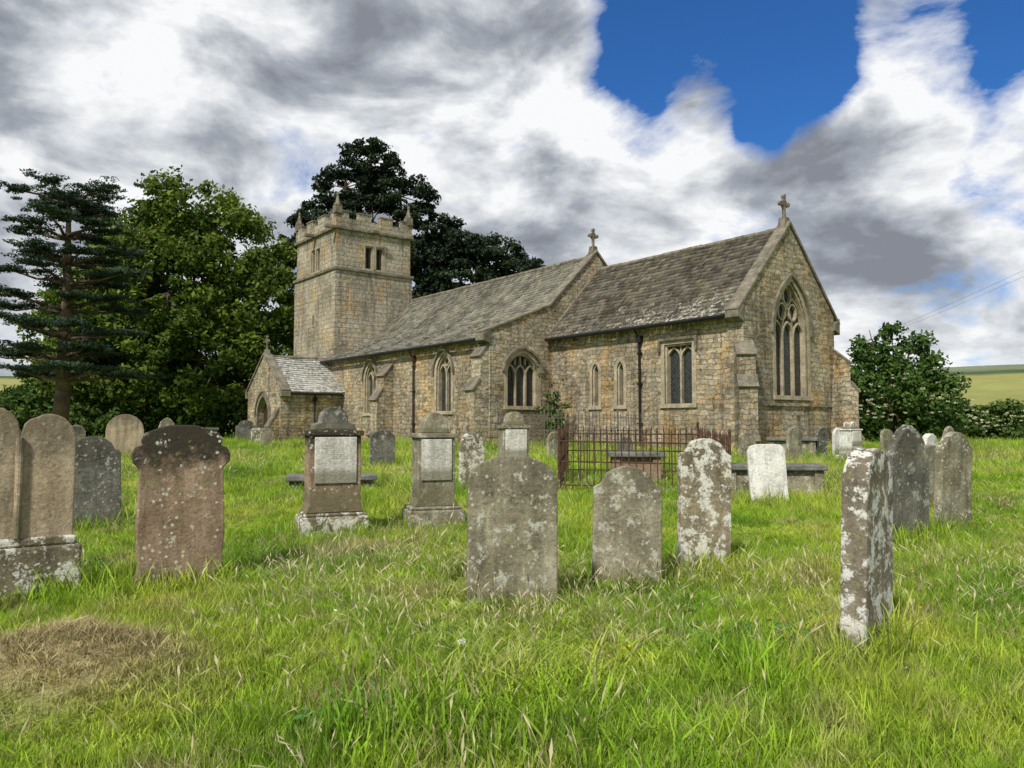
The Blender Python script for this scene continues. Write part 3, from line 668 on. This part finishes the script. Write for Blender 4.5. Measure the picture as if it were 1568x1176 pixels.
def tree(name,base,th,tr,lobes,cr,dens,per,size,mat,flat=.8,top=None):
    e=empty(name,base); mb=MB()
    bent(mb,(0,0,-.3),(0,0,th),tr,tr*.7,4,.02)
    for l in lobes: bent(mb,(0,0,th*random.uniform(.7,1)),(l[0],l[1],l[2]),tr*.5,.06,5,.05)
    C,Rd=lobe_clumps(lobes,cr,dens)
    for i in range(0,len(C),max(1,len(C)//90)):
        l=min(lobes,key=lambda q_:(q_[0]-C[i][0])**2+(q_[1]-C[i][1])**2+(q_[2]-C[i][2])**2); mb.tube(l[:3],C[i],.06,.02,5)
    mb.obj('trunk_and_limbs',M_bark,e,smooth=True)
    leaves('crown',C,Rd,per,size,mat,e,flat); return e
L=[(0.3,0,14.6,3.4,3.2,3.3),(-3.0,.5,12.6,3.4,3.4,3.2),(3.4,.3,12.4,3.2,3.4,3.4),(-5.2,-.5,8.8,3.4,3.6,3.4),(5.0,-.3,8.6,3.2,3.6,3.4),(0,-2.5,9.4,4.0,3.2,4.2),(-3.5,-2,4.8,4.4,3.4,3.4),(3,-2,4.6,4.6,3.4,3.4),(0,2,6,5,4,5),(-6.5,0,4.0,2.6,2.8,3.0),(6.3,0,4.2,2.6,2.8,2.8)]
tree('broadleaf_tree',(-22.3,52,.7),3.0,.6,L,.8,1.6,100,.17,M_decid)
L=[(0,0,9.4,3,3,2.6),(-2.5,0,6.8,3,3,3),(2.3,0,6.2,3,3,3),(0,-1,4,3.6,3,3)]
tree('broadleaf_tree',(-30.5,56,.7),2.5,.4,L,.85,1.4,100,.18,M_decid)
L=[(0,0,21.6,2.5,2.2,1.6),(-2.0,0,19.6,2.5,2.4,1.5),(2.4,.3,19.0,2.6,2.4,1.5),(-3.8,0,16.8,2.3,2.3,1.4),(.3,-.5,16.8,3.0,2.4,1.7),(4.6,0,16.4,2.2,2.2,1.2),(-5.4,0,14.6,1.9,2,1.3),(-.5,0,13.8,3.2,2.4,1.6),(3.6,0,13.6,3.0,2.4,1.5),(6.2,0,14.4,1.6,1.6,.9)]
tree('pine_tree',(-11.2,60,.7),13,.5,L,.55,1.4,95,.15,M_pine,.55)
L=[(.6,0,14.8,2.4,2.2,1.1),(3.2,0,14.4,2.6,2.2,1.1),(-1.6,0,13.2,2.4,2.2,1.3),(5.6,0,13.0,2.2,2.2,.9),(1.0,-.3,12.2,3.2,2.4,1.3),(5.6,0,11.4,2.0,2.0,.9),(-.5,0,10.4,3.0,2.4,1.3),(3.0,0,10.2,2.8,2.2,1.1),(1,0,8.4,2.8,2,1.1)]
tree('pine_tree',(-5.0,60,.7),9,.4,L,.55,1.4,95,.15,M_pine,.55)
def cedar(base,h):
    e=empty('cedar_tree',base); mb=MB(); bent(mb,(0,0,-.3),(.3,0,h*.55),.42,.26,5,.008); bent(mb,(.3,0,h*.55),(.2,0,h-.3),.26,.07,4,.01)
    C=[];Rd=[]
    levels=[(12.1,2.7),(11.4,2.0),(10.3,3.1),(9.1,2.7),(8.0,3.7),(6.8,3.4),(5.5,4.1),(4.4,3.2),(3.4,3.4)]
    for z,L_ in levels:
        n=random.choice((6,6,7)); a0=random.random()*6.28
        for i in range(n):
            a=a0+i*6.28/n+random.uniform(-.35,.35); l=L_*random.uniform(.6,1.2); zz=z*h/12.3+random.uniform(-.15,.15)
            tip=Vector((l*math.cos(a)+.2,l*math.sin(a),zz+l*random.uniform(-.06,.05)))
            st_=Vector((.2,0,zz-.45)); bent(mb,st_,tip,.1,.02,4,.03)
            m_=int(9*l)
            for k in range(m_):
                t=random.uniform(.38,1.06); p=st_.lerp(tip,t**.8); p.z=zz+(tip.z-zz)*t; sp_=.3+.45*(1-abs(t-.7))
                C.append((p.x+random.gauss(0,sp_*.6),p.y+random.gauss(0,sp_*.6),p.z+.05+random.gauss(0,.05))); Rd.append(random.uniform(.22,.46))
    mb.obj('trunk_and_limbs',M_bark,e,smooth=True)
    leaves('crown',np.array(C),np.array(Rd),56,.08,M_cedar,e,.22,.6,.4)
cedar((-22.4,38,.7),12.7)
e=empty('elder_bush',(16.3,33,.75)); mb=MB()
L=[(0,0,1.7,2.1,1.6,1.8),(-1.6,0,1.5,1.3,1.3,1.6),(1.7,0,1.5,1.5,1.3,1.6),(-.5,0,3.3,1.2,1.0,1.0),(.9,.2,3.0,1.3,1,1.2),(-.9,0,4.1,.55,.5,.9),(.1,0,4.3,.5,.5,.8),(1.1,0,3.9,.5,.5,.8),(2.3,0,2.9,.55,.5,.8),(-1.9,0,2.7,.7,.6,.9)]
C,Rd=lobe_clumps(L,.38,1.35)
for l in L:
    bent(mb,(random.uniform(-.3,.3),0,-.2),(l[0],l[1],l[2]+l[5]*.9),.06,.015,5,.04)
mb.obj('stems',M_bark,e); leaves('crown',C,Rd,60,.1,M_bush,e,.85)
def flowers(par,n,L,fl):
    C=[];Rd=[]
    for i in range(n):
        l=random.choice(L[:fl]); a=random.uniform(-2.6,-.5); t=random.uniform(-.3,.75); r_=math.cos(t)
        C.append((l[0]+l[3]*r_*math.cos(a)*1.05,l[1]+l[4]*r_*math.sin(a)*1.2,l[2]+l[5]*math.sin(t)*1.05)); Rd.append(random.uniform(.05,.11))
    leaves('flower_umbels',np.array(C),np.array(Rd),26,.028,M_flower,par,.4)
flowers(e,75,L,3)
def hedge(name,p0,p1,h,wd,seed,mat=M_hedge,size=.13):
    e=empty(name,(p0[0],p0[1],.75)); d=Vector((p1[0]-p0[0],p1[1]-p0[1],0)); n=max(2,int(d.length/(h*.6))); L=[]
    for i in range(n+1):
        p=d*i/n; hh_=h*random.uniform(.7,1.2); L.append((p.x+random.uniform(-.3,.3),p.y+random.uniform(-.5,.5),hh_*.45,h*.62,wd,hh_*.55))
    C,Rd=lobe_clumps(L,.42 if h<3 else .6,1.2); mb=MB()
    for l in L: mb.tube((l[0],l[1],-.3),(l[0],l[1],l[2]),.08,.04,6)
    mb.obj('stems',M_bark,e); leaves('crown',C,Rd,60,size,mat,e,.85); return e,L
e,L=hedge('hedge',(18.5,36),(46,44),1.8,1.0,1); flowers(e,160,L,9)
hedge('hedge',(13.5,40),(24,44),2.2,1.0,1,M_bush)
hedge('hedge',(-46,52),(-12,50),3.0,1.3,2,M_bush,.16)
hedge('shrubs',(-48,47),(-24.5,47),2.0,1.2,2,M_hedge,.14)
hedge('distant_trees',(-95,110),(-50,120),6,3,3,M_hedge,.4)
x,y=c2w(-7.9,-.9); e=empty('elder_sapling',(x,y,.7)); mb=MB(); C=[]
for i in range(8):
    tip=(random.uniform(-.55,.5),random.uniform(-.3,.3),random.uniform(1.5,3.0)); bent(mb,(random.uniform(-.1,.1),0,-.1),tip,.02,.006,5,.04)
    for k in range(6): t=random.uniform(.35,1.05); C.append((tip[0]*t+random.gauss(0,.14),tip[1]*t+random.gauss(0,.1),tip[2]*t+random.gauss(0,.1)))
mb.obj('stems',M_bark,e); leaves('crown',np.array(C),np.full(len(C),.17),15,.07,M_bush,e,.8)
e=empty('power_line'); mb=MB()
for (px,py) in ((34,32),(56.5,150)):
    mb.tube((px,py,0),(px,py,14),.14,.1,8); mb.box(px-.9,px+.9,py-.06,py+.06,13.4,13.55)
mb.obj('poles',M_bark,e); mb=MB()
for k,dz in ((-.8,0),(.8,.25)):
    pv=None
    for i in range(25):
        t=i/24; p=Vector((34+22.5*t+k,32+118*t,13.6+dz-1.6*4*t*(1-t)*.6))
        if pv: mb.tube(pv,p,.01,.01,4)
        pv=p
mb.obj('wires',M_iron2,e)
# ---------------- grass
def clump(name,nb,rad,hmin,hmax,wd,mat,coll,seed,seedhead=False):
    rg=random.Random(seed); V=[];F=[];Hh=[]
    for i in range(nb):
        r=rad*math.sqrt(rg.random()); a=rg.random()*6.28; x,y=r*math.cos(a),r*math.sin(a)
        h=rg.uniform(hmin,hmax); la=rg.random()*6.28; ln=h*rg.uniform(.1,.75); wa=rg.random()*3.14; w=wd*rg.uniform(.6,1.3)
        dx,dy=w/2*math.cos(wa),w/2*math.sin(wa); o=len(V); lev=[0,.4,.75,1.0]
        ws=[.8,1,.7,.08]
        if seedhead: lev=[0,.6,.78,.88,1.0]; ws=[.5,.4,.4,2.6,.2]
        for t,k in zip(lev,ws):
            bx=x+math.cos(la)*ln*t*t; by=y+math.sin(la)*ln*t*t; bz=h*t*(1-.15*t*(ln/h))
            V+=[(bx-dx*k,by-dy*k,bz-.01),(bx+dx*k,by+dy*k,bz-.01)]; Hh+=[t,t]
        for j in range(len(lev)-1): F.append((o+2*j,o+2*j+1,o+2*j+3,o+2*j+2))
    me=bpy.data.meshes.new(name); me.from_pydata(V,[],F); me.materials.append(mat)
    a=me.attributes.new('h','FLOAT','POINT'); a.data.foreach_set('value',Hh)
    ob=bpy.data.objects.new(name,me); coll.objects.link(ob)
cg=bpy.data.collections.new('grass_clumps'); cs=bpy.data.collections.new('seedhead_clumps')
for i in range(8): clump(f'grass_clump_{i}',30,.085,.025,.095 if i<6 else .15,.0058,M_grass,cg,i)
for i in range(4): clump(f'seed_clump_{i}',5,.08,.16,.34,.0045,M_seed,cs,50+i,True)
def scatter(name,P,rot,scl,coll):
    me=bpy.data.meshes.new(name); me.vertices.add(len(P)); me.vertices.foreach_set('co',P.astype(np.float32).ravel())
    a=me.attributes.new('rot','FLOAT_VECTOR','POINT'); a.data.foreach_set('vector',rot.astype(np.float32).ravel())
    a=me.attributes.new('scl','FLOAT_VECTOR','POINT'); a.data.foreach_set('vector',scl.astype(np.float32).ravel())
    o=link(bpy.data.objects.new(name,me)); ng=bpy.data.node_groups.new(name,'GeometryNodeTree')
    ng.interface.new_socket('Geometry',in_out='INPUT',socket_type='NodeSocketGeometry'); ng.interface.new_socket('Geometry',in_out='OUTPUT',socket_type='NodeSocketGeometry')
    gi=ng.nodes.new('NodeGroupInput'); go=ng.nodes.new('NodeGroupOutput'); ci=ng.nodes.new('GeometryNodeCollectionInfo')
    ci.inputs['Collection'].default_value=coll; ci.inputs['Separate Children'].default_value=True; ci.inputs['Reset Children'].default_value=True
    ip=ng.nodes.new('GeometryNodeInstanceOnPoints'); ip.inputs['Pick Instance'].default_value=True
    for an,sk in (('rot','Rotation'),('scl','Scale')):
        na=ng.nodes.new('GeometryNodeInputNamedAttribute'); na.data_type='FLOAT_VECTOR'; na.inputs['Name'].default_value=an
        ng.links.new(na.outputs['Attribute'],ip.inputs[sk])
    ng.links.new(gi.outputs[0],ip.inputs['Points']); ng.links.new(ci.outputs[0],ip.inputs['Instance']); ng.links.new(ip.outputs[0],go.inputs[0])
    md=o.modifiers.new('scatter','NODES'); md.node_group=ng; return o
def pts(n,y0,y1,mg=1.2):
    y=np.sqrt(rng.random(n)*(y1*y1-y0*y0)+y0*y0); x=(rng.random(n)*2-1)*(.68*y+mg); return x,y
def inchurch(x,y):
    dx=x-7.25;dy=y-24; X=.618*dx-.786*dy; Y=.786*dx+.618*dy
    return ((X<.1)&(X>-9.3)&(Y>-.1)&(Y<5.5))|((X<-9.1)&(X>-30.2)&(Y>-3.1)&(Y<5.5))|((X<-21.7)&(X>-26.4)&(Y>-6.4)&(Y<0))
X=[];Y=[];S=[]
for n,y0,y1,s in ((17000,2.8,7,.95),(15500,7,12,1.1),(12500,12,20,1.6),(8500,20,34,2.3)):
    x,y=pts(n,y0,y1); X.append(x);Y.append(y);S.append(s*(.6+.7*rng.random(n)))
for (gx_,gy_,w_,yaw_) in GP:
    n=60 if gy_<13 else 24; u=(rng.random(n)-.5)*(w_+.25); v=rng.choice([-1,1],n)*(.07+.12*rng.random(n)); c,s_=math.cos(R(yaw_)),math.sin(R(yaw_))
    X.append(gx_+u*c-v*s_); Y.append(gy_+u*s_+v*c); S.append(1.5+1.0*rng.random(n))
tf=[(.05,4.6,80,3.0,.2),(-.5,4.0,60,2.6,.18),(1.3,4.9,60,2.3,.35),(2.5,5.2,40,2.2,.3),(-1.0,5.6,40,1.7,.35),(1.9,4.2,45,2.1,.3),(-.1,3.9,40,2.4,.22),(3.2,5.6,40,2.0,.3),(3.0,7.5,40,1.8,.4),(.7,3.9,40,2.0,.25),(-1.6,4.1,30,1.8,.2),(5.2,7.4,50,2.0,.5)]
for i in range(60):
    ty=random.uniform(3.8,17); tf.append((random.uniform(-.62,.68)*ty,ty,16,random.uniform(1.4,2.3),random.uniform(.08,.25)))
for (tx,ty,n,sc,rd) in tf:
    X.append(tx+rng.normal(size=n)*rd);Y.append(ty+rng.normal(size=n)*rd*.6);S.append(sc*(.55+.5*rng.random(n)))
X=np.concatenate(X);Y=np.concatenate(Y);S=np.concatenate(S)
k=~inchurch(X,Y); X,Y,S=X[k],Y[k],S[k]; patch=.45+1.1*(.5+.5*np.sin(X*1.3+1.7*np.sin(Y*.9))*np.cos(Y*1.1+X*.5))
n=len(X); perm=rng.permutation(n); X,Y,S,patch=X[perm],Y[perm],S[perm],patch[perm]
rot=np.stack([rng.normal(size=n)*.14,rng.normal(size=n)*.14,rng.random(n)*6.28],1)
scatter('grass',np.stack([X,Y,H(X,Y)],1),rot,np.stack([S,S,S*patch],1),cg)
x1_,y1_=pts(2600,2.8,8); x2_,y2_=pts(3400,8,24); X=np.concatenate([x1_,x2_]);Y=np.concatenate([y1_,y2_]); k=(~inchurch(X,Y))&((np.sin(X*.9+2)+np.cos(Y*.8+X*.3)+rng.normal(size=len(X))*.7)>.1); X,Y=X[k],Y[k]; n=len(X)
S=(.5+.6*rng.random(n))*(1+.02*Y)
scatter('seeding_grass',np.stack([X,Y,H(X,Y)],1),np.stack([rng.normal(size=n)*.15,rng.normal(size=n)*.15,rng.random(n)*6.28],1),np.stack([S*1.1,S*1.1,S],1),cs)
# weeds and small flowers
def low(name,spots,per,size,mat,zoff,rad):
    C=np.array([(x,y,float(H(x,y))+zoff) for x,y in spots]); leaves(name,C,np.full(len(C),rad),per,size,mat,None,.5,.8,.5)
sp_=[(1.9+random.gauss(0,.35),5.7+random.gauss(0,.25)) for i in range(45)]+[(-.9+random.gauss(0,.2),4.2+random.gauss(0,.15)) for i in range(14)]+[(-4.4+random.gauss(0,.2),8.2+random.gauss(0,.2)) for i in range(14)]
low('broadleaf_weeds',sp_,14,.026,M_weed,.06,.09)
low('daisies',[(random.uniform(-3,4),random.uniform(4,11)) for i in range(26)],6,.009,M_daisy,.12,.01)
low('buttercups',[(random.uniform(-1,4.5),random.uniform(4,10)) for i in range(30)],6,.010,M_dand,.15,.01)
low('puffball_mushroom',[(-.34,5.25)],60,.016,M_daisy,.09,.022)
# ---------------- camera / light / world
cd=bpy.data.cameras.new('camera'); cam=link(bpy.data.objects.new('camera',cd)); cd.lens=27.05; cd.sensor_width=36; cd.clip_end=5000
cam.location=(0,0,1.6); cam.rotation_euler=(R(93.0),0,0); scene.camera=cam
sd=bpy.data.lights.new('sun','SUN'); sd.energy=4.5; sd.angle=R(4); sd.color=(1,.945,.85)
S_=Vector((-.34,-.60,.72)).normalized(); so=link(bpy.data.objects.new('sun',sd)); so.rotation_euler=S_.to_track_quat('Z','Y').to_euler()
w=bpy.data.worlds.new('World'); scene.world=w; w.use_nodes=True; nt=w.node_tree; nt.nodes.clear()
sky=nd(nt,'ShaderNodeTexSky',{'sky_type':'NISHITA','sun_disc':False,'sun_elevation':math.asin(S_.z),'sun_rotation':math.atan2(S_.x,S_.y)})
dirn=nd(nt,'ShaderNodeTexCoord').outputs['Generated']; sp=nd(nt,'ShaderNodeSeparateXYZ',None,{0:dirn}).outputs
zz=mth(nt,'ADD',mth(nt,'MAXIMUM',sp[2],0),.34)
vec=nd(nt,'ShaderNodeCombineXYZ',None,{0:mth(nt,'DIVIDE',sp[0],zz),1:mth(nt,'DIVIDE',sp[1],zz),2:mth(nt,'MULTIPLY',sp[2],1.2)}).outputs[0]
def blob(px,py,ang,s):
    d=Vector(((px-784)/1178,1,(588-py)/1178+.0525)).normalized()
    dt=nd(nt,'ShaderNodeVectorMath',{'operation':'DOT_PRODUCT'},{0:dirn,1:tuple(d)}).outputs['Value']
    return nd(nt,'ShaderNodeMapRange',{'interpolation_type':'SMOOTHSTEP'},{0:dt,1:math.cos(R(ang)),2:math.cos(R(ang*.25)),3:0.0,4:s}).outputs[0]
n1=noi(nt,vec,3.0,8,.6,.25)
dens=mth(nt,'ADD',n1,.09)
for a in ((1100,60,12,-.24),(1210,130,6,-.13),(990,20,6,-.12),(1500,65,6,-.22),(1290,20,7,-.16),(130,110,12,.17),(180,140,2,-.06),(470,50,6,.08),(1545,255,4,-.05),(840,210,4,-.12),(1170,200,2.5,-.13),(1340,250,6,.08),(900,280,7,.08),(1085,235,5,.13),(1400,140,5,.13),(1090,125,3.5,.10)):
    dens=mth(nt,'ADD',dens,blob(*a))
alpha=ramp(nt,dens,[(.40,0),(.47,.5),(.56,1)])
v2=nd(nt,'ShaderNodeVectorMath',{'operation':'ADD'},{0:vmul(nt,dirn,(1,1,1.9)),1:(3.7,1.9,.4)}).outputs[0]
n3=noi(nt,v2,5.2,8,.54,.3)
shade=mth(nt,'ADD',mth(nt,'MULTIPLY_ADD',n3,1.3,-.11),mth(nt,'MULTIPLY',mth(nt,'SUBTRACT',.58,dens),.5))
for a in ((350,160,12,.10),(130,200,9,.13),(900,250,8,.12),(1090,220,5,.10),(1500,270,8,.08),(1380,130,6,.10),(600,180,7,.06),(120,30,9,.0),(640,60,8,-.02),(1430,440,8,.0),(520,290,5,-.04)):
    shade=mth(nt,'ADD',shade,blob(*a))
cc=ramp(nt,shade,[(.36,(.24,.26,.30)),(.47,(.38,.41,.46)),(.56,(.62,.65,.69)),(.67,(.95,.96,.97))])
cc=mix(nt,1,cc,(10,10,10),'MULTIPLY')
skc=mix(nt,1,sky.outputs[0],(.26,.66,1.2),'MULTIPLY')
fin=mix(nt,alpha,skc,cc)
bg=nd(nt,'ShaderNodeBackground',None,{0:fin,1:.1}); out=nd(nt,'ShaderNodeOutputWorld',None,{0:bg.outputs[0]})
